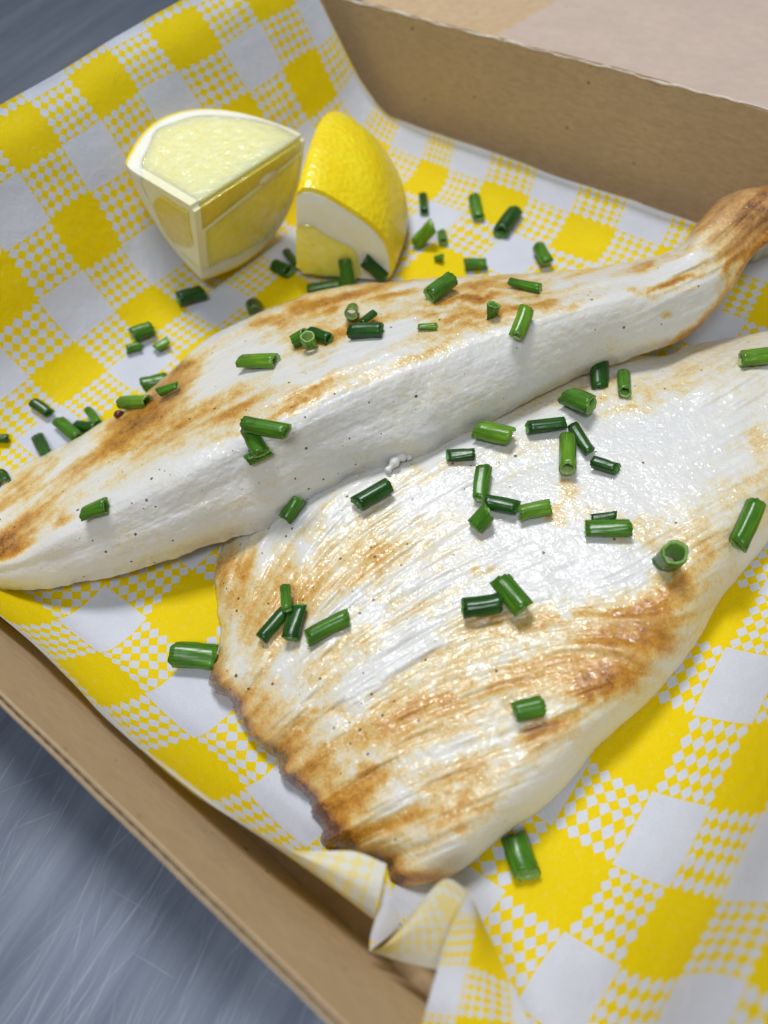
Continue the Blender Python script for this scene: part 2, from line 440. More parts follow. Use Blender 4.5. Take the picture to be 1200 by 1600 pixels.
def paper_pt(b, a):
    b = np.asarray(b, float).ravel(); a = np.asarray(a, float).ravel()
    X = smooth_tab(bx, b); Y = smooth_tab(ay, a)
    x = X[:, 0]; y = Y[:, 0].copy(); z = X[:, 1] + Y[:, 1]
    wl = np.clip((5 - b) / 4, 0, 1)                         # on the left wall
    zl = np.clip((b - 17.2) / 2, 0, 1)
    z = X[:, 1] + Y[:, 1] * (1 - wl * .85) * (1 - .7 * zl)
    y += wl * np.clip(a - 6, 0, 3) * .27; y -= wl * (.18 + .05 * a)
    wr = np.clip((b - 16.5) / 3, 0, 1)
    y -= wr * .04 * (a + 4)
    # the sheet never lies flat: slow waves and a few creases
    amp = .10 + .10 * np.clip((6 - b) / 6, 0, 1) + .16 * np.clip((b - 16) / 3, 0, 1)
    n1 = fbm(b * .45 + 3, a * .45 + 9, 20, 3) - .5
    n2 = 1 - 2 * np.abs(fbm(b * .8 + 30, a * .5 + 17, 24, 2) - .5)
    z = z + amp * n1 * 1.2 + .05 * (n2 - .7)
    x = x + .25 * (fbm(b * .3 + 3, a * .5, 31, 2) - .5) * (wl + wr)
    # lip at the front waves in and out
    lip = np.clip((-4.6 - a) / 1.2, 0, 1)
    y += lip * .07 * np.sin(b * 1.35 + .6) + lip * .5 * np.clip((b - 13.2) / 2.4, 0, 1)**1.3; z += lip * .2 * np.sin(b * .9 + 1.4)
    return np.stack([x, y, np.maximum(z, .015)], -1)
nb, na = 520, 340
gb = np.linspace(.30, 22.6, nb)
def a_front(b):            # front edge of the sheet: cut back where the corner is crumpled
    e = np.full_like(b, -5.66) + .07 * np.sin(b * 2.1) + .03 * np.sin(b * 5.3)
    e += 1.0 * np.clip((b - 15.55) / .25, 0, 1) * np.clip((17.9 - b) / .3, 0, 1)
    return e
af = a_front(gb)
ab = 8.44 + .02 * np.sin(gb * 1.7) - .16 * np.exp(-((gb - 5.2) / .7)**2) + .1 * np.clip((4 - gb) / 2, 0, 1)
g0 = (np.linspace(0, 1, na)[None, :] * (ab - af)[:, None] + af[:, None])
B2 = np.repeat(gb[:, None], na, 1)
P = paper_pt(B2, g0)
UV = np.stack([B2.ravel(), g0.ravel()], -1)
# the print is stretched a little over the waves of the sheet: where measured squares really lie
SQ = {(1,5):(235,485),(-1,5):(108,585),(3,7):(445,460),(2,6):(345,475),(0,6):(222,568),(-2,6):(85,670),(5,9):(685,420),(6,10):(795,405),
(7,9):(785,320),(7,7):(667,285),(7,11):(915,375),(8,8):(732,250),(8,10):(862,295),(8,12):(1005,345),(6,14):(1100,515),
(-4,10):(165,985),(-4,12):(305,1110),(-4,14):(455,1265),(-3,11):(295,950),(-3,17):(890,1370),(-2,17):(942,1278),(-2,18):(1040,1300),(0,18):(1155,1065),(-1,17):(1000,1170),
(0,4):(120,475),(2,4):(235,405),(1,3):(130,360),(0,2):(30,330),(2,2):(150,245),(4,2):(265,155),(6,2):(393,88),(7,3):(483,130),(1,1):(50,215),(3,1):(170,130),(5,1):(292,65),(8,2):(500,30),
(-3,19):(1050,1465),(-2,20):(1190,1340),(-4,18):(880,1540),(-4,20):(1090,1580),(-1,19):(1190,1190),(-5,13):(300,1195),(-5,11):(150,1050)}
PX, PY = proj(P)
at_, of_ = [], []
for (a_, b_), (qx, qy) in SQ.items():
    i_ = int(np.argmin((PX - qx)**2 + (PY - qy)**2))
    at_.append(UV[i_]); of_.append((b_ - UV[i_, 0], a_ - UV[i_, 1]))
at_ = np.array(at_); of_ = np.array(of_)
w_ = 1 / (((UV[:, None, :] - at_[None])**2).sum(-1) + .6)**1.5
UV = UV + (w_ @ of_) / w_.sum(1)[:, None]
paper_V = [P]; paper_UV = [UV]; paper_F = grid_faces(nb, na)
cnt = len(P)
def strip(rows, nu=26, nv=40):
    """ruled patch; rows = polylines of (px, py, z, b, a), lofted in order"""
    global cnt, paper_F
    R = [arc(np.array(r, float), nv, True) for r in rows]
    R = np.stack(R, 0)                                       # k, nv, 5
    t = np.linspace(0, len(rows) - 1, nu)
    G = np.stack([cr(R[:, j, :], t) for j in range(nv)], 1)  # nu, nv, 5
    W = bp(G[..., 0], G[..., 1], G[..., 2])
    W[..., 2] += .04 * (fbm(G[..., 0] / 40, G[..., 1] / 40, 40, 3) - .5)
    paper_V.append(W.reshape(-1, 3)); paper_UV.append(G[..., 3:5].reshape(-1, 2))
    paper_F += grid_faces(nu, nv, cnt); cnt += nu * nv
# lip folded back inwards over the tip of the fish: its pale underside shows
fi = [int(np.argmin(np.abs(gb - q))) for q in np.linspace(12.3, 15.6, 9)]
E0 = P.reshape(nb, na, 3)[fi, 0]; EX, EY = proj(E0); EU = UV.reshape(nb, na, 2)[fi, 0]
top_ = arc([(EX[0] + 3, EY[0] - 3), (432, 1320), (520, 1327), (575, 1334), (604, 1350)], 9)
zt = np.linspace(E0[0, 2] + .02, 2.05, 9)
rA = [(x_, y_, p_[2], u_[0], u_[1]) for x_, y_, p_, u_ in zip(EX, EY, E0, EU)]
rC = [(x_, y_, z_, u_[0], u_[1] - .15 - .75 * q_) for x_, y_, z_, u_, q_ in zip(top_[:, 0], top_[:, 1], zt, EU, np.linspace(0, 1, 9)**.6)]
rB = [(.62 * a_[0] + .38 * c_[0], .62 * a_[1] + .38 * c_[1], .5 * (a_[2] + c_[2]) + .12, a_[3], .5 * (a_[4] + c_[4])) for a_, c_ in zip(rA, rC)]
strip([rA, rB, rC])
# crumpled corner: small inner face, then the pleat bending back
strip([[(587, 1431, 1.35, 15.9, -4.6), (579, 1462, 1.3, 15.6, -4.4), (577, 1487, 1.3, 15.2, -4.2)],
       [(604, 1352, 2.0, 16.7, -4.6), (614, 1400, 1.75, 16.5, -4.3), (626, 1448, 1.3, 16.2, -4.0)]][::-1], 12, 24)
strip([[(577, 1487, 1.3, 15.0, -5.6), (630, 1503, 1.3, 15.6, -5.7), (683, 1516, 1.35, 16.3, -5.8)],
       [(600, 1478, 1.5, 15.0, -5.1), (652, 1448, 1.9, 15.9, -5.0), (712, 1445, 2.1, 16.6, -5.0)],
       [(626, 1448, 1.4, 15.2, -4.8), (664, 1402, 2.1, 16.2, -4.4), (697, 1373, 2.5, 16.9, -4.2), (731, 1392, 2.6, 17.4, -4.1)]], 24, 30)
strip([[(731, 1392, 2.6, 15.4, -4.0), (704, 1450, 2.4, 15.5, -4.8), (683, 1516, 2.2, 15.6, -5.6), (662, 1590, 2.1, 15.7, -6.6), (640, 1680, 2.1, 15.8, -7.6)],
       [(742, 1412, 2.3, 16.4, -4.0), (745, 1450, 2.2, 16.6, -4.8), (745, 1520, 2.0, 16.8, -5.6), (740, 1600, 1.9, 16.9, -6.6), (735, 1690, 1.9, 17.0, -7.6)],
       [(748, 1425, 1.6, 17.4, -4.0), (774, 1480, 1.6, 17.5, -4.8), (803, 1545, 1.5, 17.6, -5.6), (830, 1610, 1.4, 17.8, -6.6), (850, 1700, 1.4, 18, -7.6)]][::-1], 30, 60)
PV = np.vstack(paper_V); PU = np.vstack(paper_UV)
paper = mesh_obj('gingham_paper_sheet', PV, paper_F, M_PAPER, None, True, uv=PU, loc=(-8, 10, 0))
tag(paper, 'yellow and white gingham greaseproof paper lining the cardboard box', 'food paper')

# ------------------------------------------------------------------ fish
def lic(x0, y0, W, H, ctrl, step=2.0, n=26, seed=3, cell=3.0):
    """noise smeared along the muscle fibres; ctrl = (x, y, angle) points"""
    nx, ny = int(W / 2), int(H / 2)
    X, Y = np.meshgrid(x0 + np.arange(nx) * 2.0, y0 + np.arange(ny) * 2.0, indexing='ij')
    cs = np.zeros_like(X); sn = np.zeros_like(X)
    for (cx, cy, a) in ctrl:
        wgt = 1 / (((X - cx)**2 + (Y - cy)**2) + 900)**1.3
        cs += wgt * math.cos(math.radians(a)); sn += wgt * math.sin(math.radians(a))
    L = np.hypot(cs, sn); cs /= L; sn /= L
    N = (vnoise(X / cell, Y / cell, seed) + .9 * vnoise(X / (cell * 2.6), Y / (cell * 2.6), seed + 1) + .9 * vnoise(X / (cell * 6), Y / (cell * 6), seed + 2)) / 2.8
    def samp(A, x, y):
        fx = np.clip((x - x0) / 2, 0, nx - 1.001); fy = np.clip((y - y0) / 2, 0, ny - 1.001)
        i = fx.astype(int); j = fy.astype(int); a = fx - i; b = fy - j
        return (A[i, j] * (1 - a) + A[i + 1, j] * a) * (1 - b) + (A[i, j + 1] * (1 - a) + A[i + 1, j + 1] * a) * b
    S = N.copy(); c = 1
    for sg in (1, -1):
        x, y = X.copy(), Y.copy()
        for k in range(n):
            dx = samp(cs, x, y); dy = samp(sn, x, y)
            x = x + sg * dx * step * 2; y = y + sg * dy * step * 2
            S += samp(N, x, y); c += 1
    S /= c; S = (S - S.mean()) / S.std()
    return lambda x, y: samp(S, x, y)
def blobs(px, py, L, wob):
    m_ = np.zeros_like(px)
    wx = px + wob * (fbm(px / 26, py / 26, 60, 4) - .5) * 2; wy = py + wob * (fbm(px / 26 + 50, py / 26 + 7, 64, 4) - .5) * 2
    for (cx, cy, rx, ry, ang, s) in L:
        c, n_ = math.cos(math.radians(ang)), math.sin(math.radians(ang))
        u = ((wx - cx) * c + (wy - cy) * n_) / rx; v = (-(wx - cx) * n_ + (wy - cy) * c) / ry
        m_ = np.maximum(m_, s * np.exp(-(u * u + v * v) * .9)) + .25 * s * np.exp(-(u * u + v * v) * .9)
    return m_
def dist_poly(px, py, Pl):
    Pl = np.asarray(Pl, float)[:, :2]; d = np.full(px.shape, 1e9)
    for a, b in zip(Pl[:-1], Pl[1:]):
        ab_ = b - a; t = np.clip(((px - a[0]) * ab_[0] + (py - a[1]) * ab_[1]) / (ab_ @ ab_), 0, 1)
        d = np.minimum(d, np.hypot(px - a[0] - t * ab_[0], py - a[1] - t * ab_[1]))
    return d
def rnd_profile(d, w_):
    q = np.clip(d / w_, 0, 1); return np.sqrt(np.clip(1 - (1 - q)**2, 0, 1))

# --- lower fillet
Ec = [(612, 1382), (640, 1385), (668, 1381), (720, 1361), (788, 1306), (855, 1258), (900, 1210), (935, 1166), (1012, 1098), (1082, 1014), (1132, 930), (1200, 848), (1290, 740), (1360, 640)]
Gc = [(352, 842), (450, 770), (560, 700), (700, 640), (850, 585), (960, 556), (1035, 556), (1075, 540), (1130, 530), (1200, 517), (1290, 508), (1400, 505)]
Lc = [(612, 1382), (606, 1368), (607, 1350), (585, 1338), (560, 1332), (535, 1330), (512, 1325), (499, 1316), (504, 1298), (497, 1284), (486, 1270), (484, 1250), (470, 1236), (452, 1222), (437, 1216), (433, 1198), (436, 1185),
      (420, 1178), (402, 1165), (386, 1152), (378, 1136), (372, 1118), (362, 1098), (352, 1088), (337, 1084), (327, 1070), (328, 1052), (338, 1030), (343, 1005), (344, 985), (340, 960), (337, 935), (334, 905), (338, 880), (352, 842)]
nU, nV = 460, 430
Eq = arc(Ec, nU); Gq = arc(Gc, nU); Lq = arc(Lc, nV, False)
jag = (fbm(np.arange(nV) / 7., np.zeros(nV) + 5, 70, 3) - .5)
Lq[:, 0] += jag * 9 * np.sin(np.pi * np.arange(nV) / (nV - 1))
Eq[:, 1] += (fbm(np.arange(nU) / 12., np.zeros(nU) + 5, 73, 3) - .5) * 5 * np.sin(np.pi * np.arange(nU) / (nU - 1))
Rq = np.stack([np.linspace(Eq[-1, 0], Gq[-1, 0], nV), np.linspace(Eq[-1, 1], Gq[-1, 1], nV)], -1)
u = np.linspace(0, 1, nU)[:, None, None]; v = np.linspace(0, 1, nV)[None, :, None]
v = v + .0 * u
Q = (1 - v) * Eq[:, None] + v * Gq[:, None] + (1 - u) * Lq[None] + u * Rq[None] \
    - ((1 - u) * (1 - v) * Eq[0] + u * (1 - v) * Eq[-1] + (1 - u) * v * Gq[0] + u * v * Gq[-1])
px, py = Q[..., 0], Q[..., 1]
dE = dist_poly(px, py, Eq[::6]); dL = dist_poly(px, py, Lq[::4]); dG = dist_poly(px, py, Gq[::8])
T = 1.25 + .45 * np.clip((px - 650) / 500, 0, 1)
z = .12 + T * rnd_profile(dE, 85) * (.10 + .90 * (rnd_profile(dL, 230)**1.2)) * (.12 + .88 * rnd_profile(dG, 75))
z += .10 * rnd_profile(dL, 26) * rnd_profile(dE, 50)
ctrlL = [(360, 900, -75), (380, 1000, -72), (420, 900, -68), (400, 1080, -55), (480, 850, -50), (500, 980, -42), (450, 1150, -38), (600, 800, -33), (620, 950, -32), (560, 1100, -30), (560, 1250, -30),
         (700, 1000, -24), (700, 1150, -18), (650, 1300, -20), (800, 1000, -12), (850, 1080, -10), (820, 1200, -20), (930, 1010, 2), (1000, 1020, 35), (1040, 900, -40), (760, 850, -28), (900, 850, -20), (1000, 700, -25), (1150, 600, -30), (950, 1120, -45), (760, 1280, -22), (900, 1190, -40)]
licL = lic(300, 480, 1110, 930, ctrlL, seed=3, n=9)
S = licL(px, py)
licB = lic(300, 480, 1110, 930, ctrlL, seed=9, cell=11.0, n=17)
SB = licB(px, py)
top = np.clip(dE / 80, 0, 1) * np.clip(dG / 40, 0, 1)
smoothzone = 1 - .8 * np.exp(-(((px - 880) / 190)**2 + ((py - 830) / 130)**2)) - .75 * np.exp(-(((px - 1020) / 170)**2 + ((py - 690) / 110)**2))
smoothzone = np.clip(smoothzone, .12, 1)
z += (.018 * S + .055 * np.tanh(SB * .9)) * top * smoothzone + .05 * (fbm(px / 60, py / 60, 80, 4) - .5) * np.clip(dE / 40, .3, 1)
z = np.maximum(z, .1)
bl = [(1000, 985, 95, 38, -12, .72), (945, 1062, 45, 24, -15, .95), (1010, 965, 55, 28, 0, .30), (1075, 930, 45, 45, -35, .55), (1000, 1040, 60, 35, -50, .55), (862, 1142, 52, 24, -24, .85), (835, 1166, 26, 20, -20, .85), (930, 1030, 120, 20, -4, .35),
      (715, 1278, 50, 26, -20, .65), (640, 1290, 50, 20, -10, .50), (575, 1210, 28, 14, 0, .60), (700, 1205, 140, 24, -8, .42), (560, 1240, 60, 45, -40, .42), (745, 1210, 22, 20, 0, .45), (520, 1290, 45, 50, -45, .62),
      (455, 1170, 60, 60, -45, .50), (400, 1110, 40, 60, -60, .55), (395, 1000, 34, 80, -15, .34), (365, 890, 34, 34, 0, .60), (450, 950, 60, 50, -50, .32), (560, 990, 140, 22, -30, .26), (740, 1090, 190, 22, -16, .36), (790, 1120, 90, 18, -20, .38), (510, 1110, 30, 12, 0, .35),
      (620, 1150, 90, 30, -20, .30), (590, 880, 130, 24, -28, .24), (700, 870, 60, 16, -20, .26), (750, 885, 24, 10, 0, .45), (640, 960, 120, 16, -28, .25), (1010, 830, 110, 24, 12, .34), (885, 770, 14, 14, 0, .50), (876, 805, 18, 20, 0, .50),
      (1150, 790, 50, 46, -40, .34), (1192, 740, 22, 60, 0, .42), (1100, 840, 50, 60, -30, .38), (680, 735, 60, 14, -15, .36), (800, 700, 90, 14, -12, .22), (960, 610, 90, 14, -14, .26), (1080, 590, 90, 20, -12, .28), (1160, 560, 90, 40, -10, .20), (985, 640, 40, 14, 0, .24), (760, 960, 50, 12, 0, .3), (880, 975, 70, 14, -4, .38), (510, 800, 16, 50, 30, .3)]
brown = blobs(px, py, bl, 26)
brown *= np.clip(.95 + .32 * np.clip(SB, -1.8, 1.6) * -1 * smoothzone + .10 * S, .05, 1.8)
brown += .13 * np.clip(.35 - .9 * SB, 0, 1.4) * smoothzone * np.clip((1010 - px) / 200, .25, 1)
brown += .045 + .05 * np.clip(-SB, -1, 1.5) * smoothzone
edge = np.exp(-(dL / 15)**2) * np.clip((py - 980) / 90, 0, 1) * .85 + np.exp(-(dL / 60)**2) * np.clip((py - 1040) / 100, 0, 1) * .20
edge *= .55 + .8 * fbm(px / 30, py / 30, 90, 4)
edge += 1.0 * np.exp(-(((px - 515) / 26)**2 + ((py - 1312) / 20)**2)) + .7 * np.exp(-(((px - 650) / 70)**2 + ((py - 1372) / 12)**2)) + .5 * np.exp(-(((px - 340) / 18)**2 + ((py - 1068) / 26)**2))
brown = brown * (1 - .55 * np.exp(-(dE / 42)**2)) - .08 * np.exp(-(((px - 900) / 160)**2 + ((py - 870) / 110)**2)) - .06 * np.exp(-(((px - 1000) / 150)**2 + ((py - 690) / 90)**2))
brown = .84 * np.tanh(brown * .84 / .84) + .08 * (fbm(px / 45, py / 45, 98, 4) - .35)
brown = np.clip(brown + edge * (1 - .5 * np.clip(brown, 0, 1)), 0, 1.0)
wet = np.clip(.55 + .5 * (fbm(px / 70, py / 70, 95, 3) - .5) + .3 * top - .5 * np.exp(-(dE / 50)**2), 0, 1)
pep = np.clip(.75 * np.clip((820 - px) / 300, 0, 1) + .18, 0, 1) * np.clip(dE / 60, 0, 1)
Wd = bp(px, py, z)
def close_bottom(Wd, nU, nV, inset, zb):
    ring = [i * nV for i in range(nU)] + [(nU - 1) * nV + j for j in range(1, nV)] + [i * nV + nV - 1 for i in range(nU - 2, -1, -1)] + [j for j in range(nV - 2, 0, -1)]
    ring = np.array(ring)[::6]
    return ring
Vv = Wd.reshape(-1, 3)
def with_skirt(Vv, nU, nV, c, k, zb):
    """closes the underside: the rim is joined to a smaller ring below it, filled by one face"""
    ring = np.array([i * nV for i in range(nU)] + [(nU - 1) * nV + j for j in range(1, nV)] + [i * nV + nV - 1 for i in range(nU - 2, -1, -1)] + [j for j in range(nV - 2, 0, -1)])
    R = Vv[ring].copy(); R[:, :2] = c + (R[:, :2] - c) * k; R[:, 2] = zb
    n0 = len(Vv); m_ = len(ring)
    F = [(int(ring[(i + 1) % m_]), int(ring[i]), n0 + i, n0 + (i + 1) % m_) for i in range(m_)]
    F.append(tuple(range(n0 + m_ - 1, n0 - 1, -1)))
    return np.vstack([Vv, R]), F, m_
c0 = Vv[:, :2].mean(0)
VV, FS, m_ = with_skirt(Vv, nU, nV, c0, .97, .06)
pad = lambda A, m_, v_=.0: np.r_[A.ravel(), np.full(m_, v_)]
# grid orientation: u along the near edge, v away from it -> normals up
F = grid_faces(nU, nV) + FS
fish2 = mesh_obj('fish_fillet', VV, F, M_FISH, None, True, attrs=dict(brown=pad(brown, m_, .5), streak=pad(.5 + .2 * SB, m_), wet=pad(wet, m_), pepper=pad(pep, m_)), loc=(-3, 9, .06))
tag(fish2, 'lower pan-seared white fish fillet, broad and flat with a browned ragged left edge', 'fish fillet', 'pan-seared white fish fillets in the box')

# --- upper fillet
U_ = [(-140, 912, .2), (0, 922, .5), (120, 911, .55), (230, 886, .65), (330, 852, .75), (420, 824, .85), (500, 778, 1.0), (570, 742, 1.25), (650, 716, 1.4), (730, 677, 1.45), (820, 632, 1.5), (910, 588, 1.5), (1000, 556, 1.5), (1080, 522, 1.5), (1143, 450, 2.1), (1190, 387, 2.5), (1270, 347, 2.5)]
R_ = [(-140, 890, .7), (0, 872, 1.2), (130, 812, 2.0), (245, 748, 2.5), (350, 694, 2.8), (445, 650, 3.0), (535, 606, 3.1), (635, 562, 3.2), (730, 530, 3.2), (815, 508, 3.2), (895, 488, 3.15), (975, 468, 3.1), (1055, 455, 2.9), (1122, 425, 2.7), (1164, 385, 2.7), (1203, 352, 2.75), (1276, 332, 2.75)]
F_ = [(-140, 800, .5), (0, 742, .6), (95, 697, .8), (190, 641, 1.0), (262, 584, 1.3), (326, 526, 1.6), (420, 483, 1.9), (520, 450, 2.1), (640, 437, 2.3), (760, 431, 2.4), (870, 424, 2.4), (975, 410, 2.45), (1055, 388, 2.6), (1088, 350, 2.9), (1130, 309, 3.1), (1190, 291, 3.2), (1270, 285, 3.2)]
U_, R_, F_ = map(np.array, (U_, R_, F_))
U_, R_, F_ = [a.astype(float) for a in (U_, R_, F_)]
N_ = .5 * (U_ + R_); N_[:, 2] = U_[:, 2] + .68 * (R_[:, 2] - U_[:, 2])
N2 = .82 * U_ + .18 * R_; N2[:, 2] = U_[:, 2] + .36 * (R_[:, 2] - U_[:, 2])
M_ = .5 * (F_ + R_); M_[:, 2] = .5 * (F_[:, 2] + R_[:, 2]) + .12
K = np.stack([U_, N2, N_, R_, M_, F_], 0)
nU, nV = 620, 260
tt = np.linspace(0, 16, nU)
C = np.stack([cr(K[k], tt) for k in range(6)], 0)            # 6, nU, 3
vt = np.array([0, .12, .33, .58, .8, 1.0])
vq = np.interp(np.linspace(0, 1, nV), vt, np.arange(6))
G = np.stack([cr(C[:, i, :], vq) for i in range(nU)], 0)      # nU, nV, 3
px, py, z = G[..., 0].copy(), G[..., 1].copy(), G[..., 2].copy()
dU = dist_poly(px, py, C[0][::8]); dF = dist_poly(px, py, C[5][::8]); dR = dist_poly(px, py, C[3][::8])
vv = np.linspace(0, 1, nV)[None, :] + 0 * px
uu = tt[:, None] + 0 * px
side = 1 / (1 + np.exp((vv - .60) * 22))                     # 1 on the pale near side
# uneven outline
ow = np.exp(-(dU / 12)**2) * (fbm(px / 26, py / 26, 110, 3) - .5) * 9
py += ow
ow = np.exp(-(dF / 10)**2) * (fbm(px / 22, py / 22, 113, 3) - .5) * 6
py += ow
ctrlU = [(0, 800, -38), (60, 780, -38), (200, 680, -34), (320, 590, -30), (400, 540, -26), (520, 480, -15), (600, 480, -12), (800, 460, -8), (950, 450, -12), (1060, 410, -20), (1150, 350, -48), (1200, 310, -40),
         (150, 850, -20), (300, 780, -26), (450, 720, -28), (600, 640, -26), (750, 590, -25), (900, 530, -22), (1050, 480, -28), (450, 620, -27), (620, 550, -20)]
S = lic(-150, 270, 1440, 680, ctrlU, seed=15, n=16)(px, py)
SB = lic(-150, 270, 1440, 680, ctrlU, seed=22, cell=8.0, n=18)(px, py)
z += (.012 * S + .045 * np.tanh(SB)) * (1 - side) * np.clip(dF / 14, 0, 1)
z += side * (.045 * (fbm(px / 34, py / 34, 120, 4) - .5) + .012 * (fbm(px / 9, py / 9, 124, 3) - .5)) * np.clip(dU / 20, 0, 1)
z += side * .005 * S * (fbm(px / 60, py / 60, 152, 2))
z += .35 * (fbm(px / 150 + 4, py / 150 + 2, 128, 2) - .5) * np.clip(dU / 40, 0, 1) * np.clip(dF / 40, 0, 1)
z -= .35 * (1 - rnd_profile(dF, 20))
bl = [(15, 858, 34, 20, -20, .95), (40, 812, 50, 18, -40, .60), (75, 775, 60, 26, -40, .42), (20, 765, 50, 20, -40, .60), (95, 812, 18, 12, -50, .55), (105, 730, 90, 22, -34, .52), (190, 672, 110, 22, -32, .50), (250, 690, 70, 20, -30, .38), (300, 600, 110, 26, -33, .46), (350, 640, 100, 24, -25, .40),
      (345, 594, 24, 8, -20, .60), (400, 548, 90, 22, -24, .42), (290, 575, 60, 10, -30, .55), (430, 500, 90, 10, -20, .55), (520, 470, 110, 9, -14, .50), (480, 610, 80, 14, -24, .40), (470, 632, 40, 6, -28, .65), (380, 676, 60, 7, -22, .55), (560, 545, 120, 14, -20, .34), (655, 556, 42, 9, -26, .80), (600, 585, 60, 8, -20, .35),
      (640, 458, 80, 11, -4, .60), (740, 448, 90, 7, -6, .52), (680, 495, 70, 8, -8, .40), (850, 455, 40, 10, -8, .34), (880, 430, 130, 7, -5, .45), (930, 472, 100, 8, -8, .62), (965, 463, 60, 7, -12, .85), (1045, 440, 40, 6, -18, .75), (820, 480, 100, 6, -6, .40), (900, 500, 20, 5, 30, .3),
      (1010, 405, 60, 9, -15, .45), (1080, 392, 40, 14, -20, .50), (1120, 350, 46, 36, -50, .62), (1165, 318, 50, 22, -35, .95), (1215, 310, 50, 50, 0, .80), (1150, 400, 10, 40, 25, .5), (1040, 545, 120, 5, -38, .35), (1045, 494, 6, 6, 0, .8), (530, 525, 90, 9, -20, .42), (760, 505, 90, 9, -10, .25), (240, 620, 60, 8, -35, .4), (720, 470, 60, 6, -6, .5)]
brown = blobs(px, py, bl, 13)
brown *= np.clip(1.0 - .50 * np.clip(SB, -1.8, 1.8) + .42 * S, .0, 2.4)
brown *= np.clip(1 - side * 1.1 * (px < 1010), 0, 1)
brown += (.075 * (1 - side) + .045 * (1 - side) * -SB) + .025 * fbm(px / 50, py / 50, 130, 3)
brown += np.exp(-(dU / 5)**2) * .22 * fbm(px / 40, py / 40, 133, 3) * np.clip((px - 350) / 200, 0, 1) + np.exp(-(dF / 5)**2) * .25 * np.clip((px - 350) / 100, 0, 1) + np.exp(-(dU / 9)**2) * .45 * np.clip((px - 1000) / 120, 0, 1)
brown += .72 * np.exp(-(((px - 1185) / 95)**2 + ((py - 335) / 75)**2)**1.5) * (.5 + fbm(px / 30, py / 30, 137, 3))
brown += side * .10 * np.clip(fbm(px / 70, py / 30, 145, 4) * 2.2 - .75, 0, 1)
brown = np.clip(.88 * np.tanh(brown / .85), 0, 1)
wet = np.clip(.55 + .5 * (fbm(px / 60, py / 60, 140, 3) - .5) - .12 * side, 0, 1)
pep = (.30 + .7 * np.exp(-(((px - 480) / 170)**2 + ((py - 730) / 60)**2)) + .5 * np.exp(-(((px - 150) / 170)**2 + ((py - 740) / 90)**2))) * np.clip(dU / 10, 0, 1)
Wd = bp(px, py, z)
Vv = Wd.reshape(-1, 3)
# underside: near rim -> far rim dropped to the paper, slightly inset
far = Wd[:, -1].copy(); far[:, 2] = np.minimum(.12 + .02 * uu[:, -1], far[:, 2] - .05)
mid = .5 * (far + Wd[:, 0]); mid[:, 2] = Wd[:, 0, 2] * .8 + .05
far[:, :2] += (Wd[:, 0, :2] - far[:, :2]) * .12
n0 = len(Vv)
VV = np.vstack([Vv, mid, far])
F = grid_faces(nU, nV)
for i in range(nU - 1):
    a, b_ = i * nV, (i + 1) * nV
    F.append((b_, a, n0 + i, n0 + i + 1))
    F.append((n0 + i + 1, n0 + i, n0 + nU + i, n0 + nU + i + 1))
    F.append((n0 + nU + i + 1, n0 + nU + i, a + nV - 1, b_ + nV - 1))
F.append(tuple([j for j in range(nV - 1, -1, -1)][::1] + [n0, n0 + nU])[::-1])
F.append(tuple([(nU - 1) * nV + j for j in range(nV - 1, -1, -1)] + [n0 + nU - 1, n0 + 2 * nU - 1]))
pad2 = lambda A: np.r_[A.ravel(), np.zeros(2 * nU)]
fish1 = mesh_obj('fish_fillet', VV, F, M_FISH, None, True, attrs=dict(brown=pad2(brown), streak=pad2(.5 + .2 * SB), wet=pad2(wet), pepper=pad2(pep)), loc=(-9, 9, .1))
tag(fish1, 'upper pan-seared white fish fillet, long and narrow with thick white side and browned curled tail', 'fish fillet', 'pan-seared white fish fillets in the box')
for f_ in (fish1, fish2):
    f_.data.polygons[len(f_.data.polygons) - 1].use_smooth = False
# loose shred of fish hanging at the near rim
pts = [(604, 738, 1.55), (612, 728, 1.6), (622, 716, 1.65), (634, 712, 1.6), (642, 716, 1.5)]
def tube(P, rad, ns=10):
    P = np.array(P, float); n = len(P); V = []
    for i in range(n):
        t = P[min(i + 1, n - 1)] - P[max(i - 1, 0)]; t /= np.linalg.norm(t)
        a = np.cross(t, [0, 0, 1]); a /= np.linalg.norm(a) + 1e-9; b_ = np.cross(t, a)
        r = rad[i]
        for k in range(ns):
            q = 2 * math.pi * k / ns; V.append(P[i] + r * (a * math.cos(q) + b_ * math.sin(q)))
    F = [(i * ns + k, i * ns + (k + 1) % ns, (i + 1) * ns + (k + 1) % ns, (i + 1) * ns + k) for i in range(n - 1) for k in range(ns)]
    F += [tuple(range(ns))[::-1], tuple(range((n - 1) * ns, n * ns))]
    return V, F
P = cr(np.array([bp(*q) for q in pts]), np.linspace(0, 4, 18))
V, F = tube(P, [.05 + .06 * math.sin(math.pi * i / 17) + .025 * math.sin(i * 1.3) for i in range(18)])
sh = mesh_obj('loose_shred', V, F, M_FISH, None, True, attrs=dict(brown=np.full(len(V), .03), streak=np.full(len(V), .4), wet=np.full(len(V), .6), pepper=np.zeros(len(V))))
sh.parent = fish1; sh.matrix_parent_inverse = Matrix.Translation(-fish1.location)

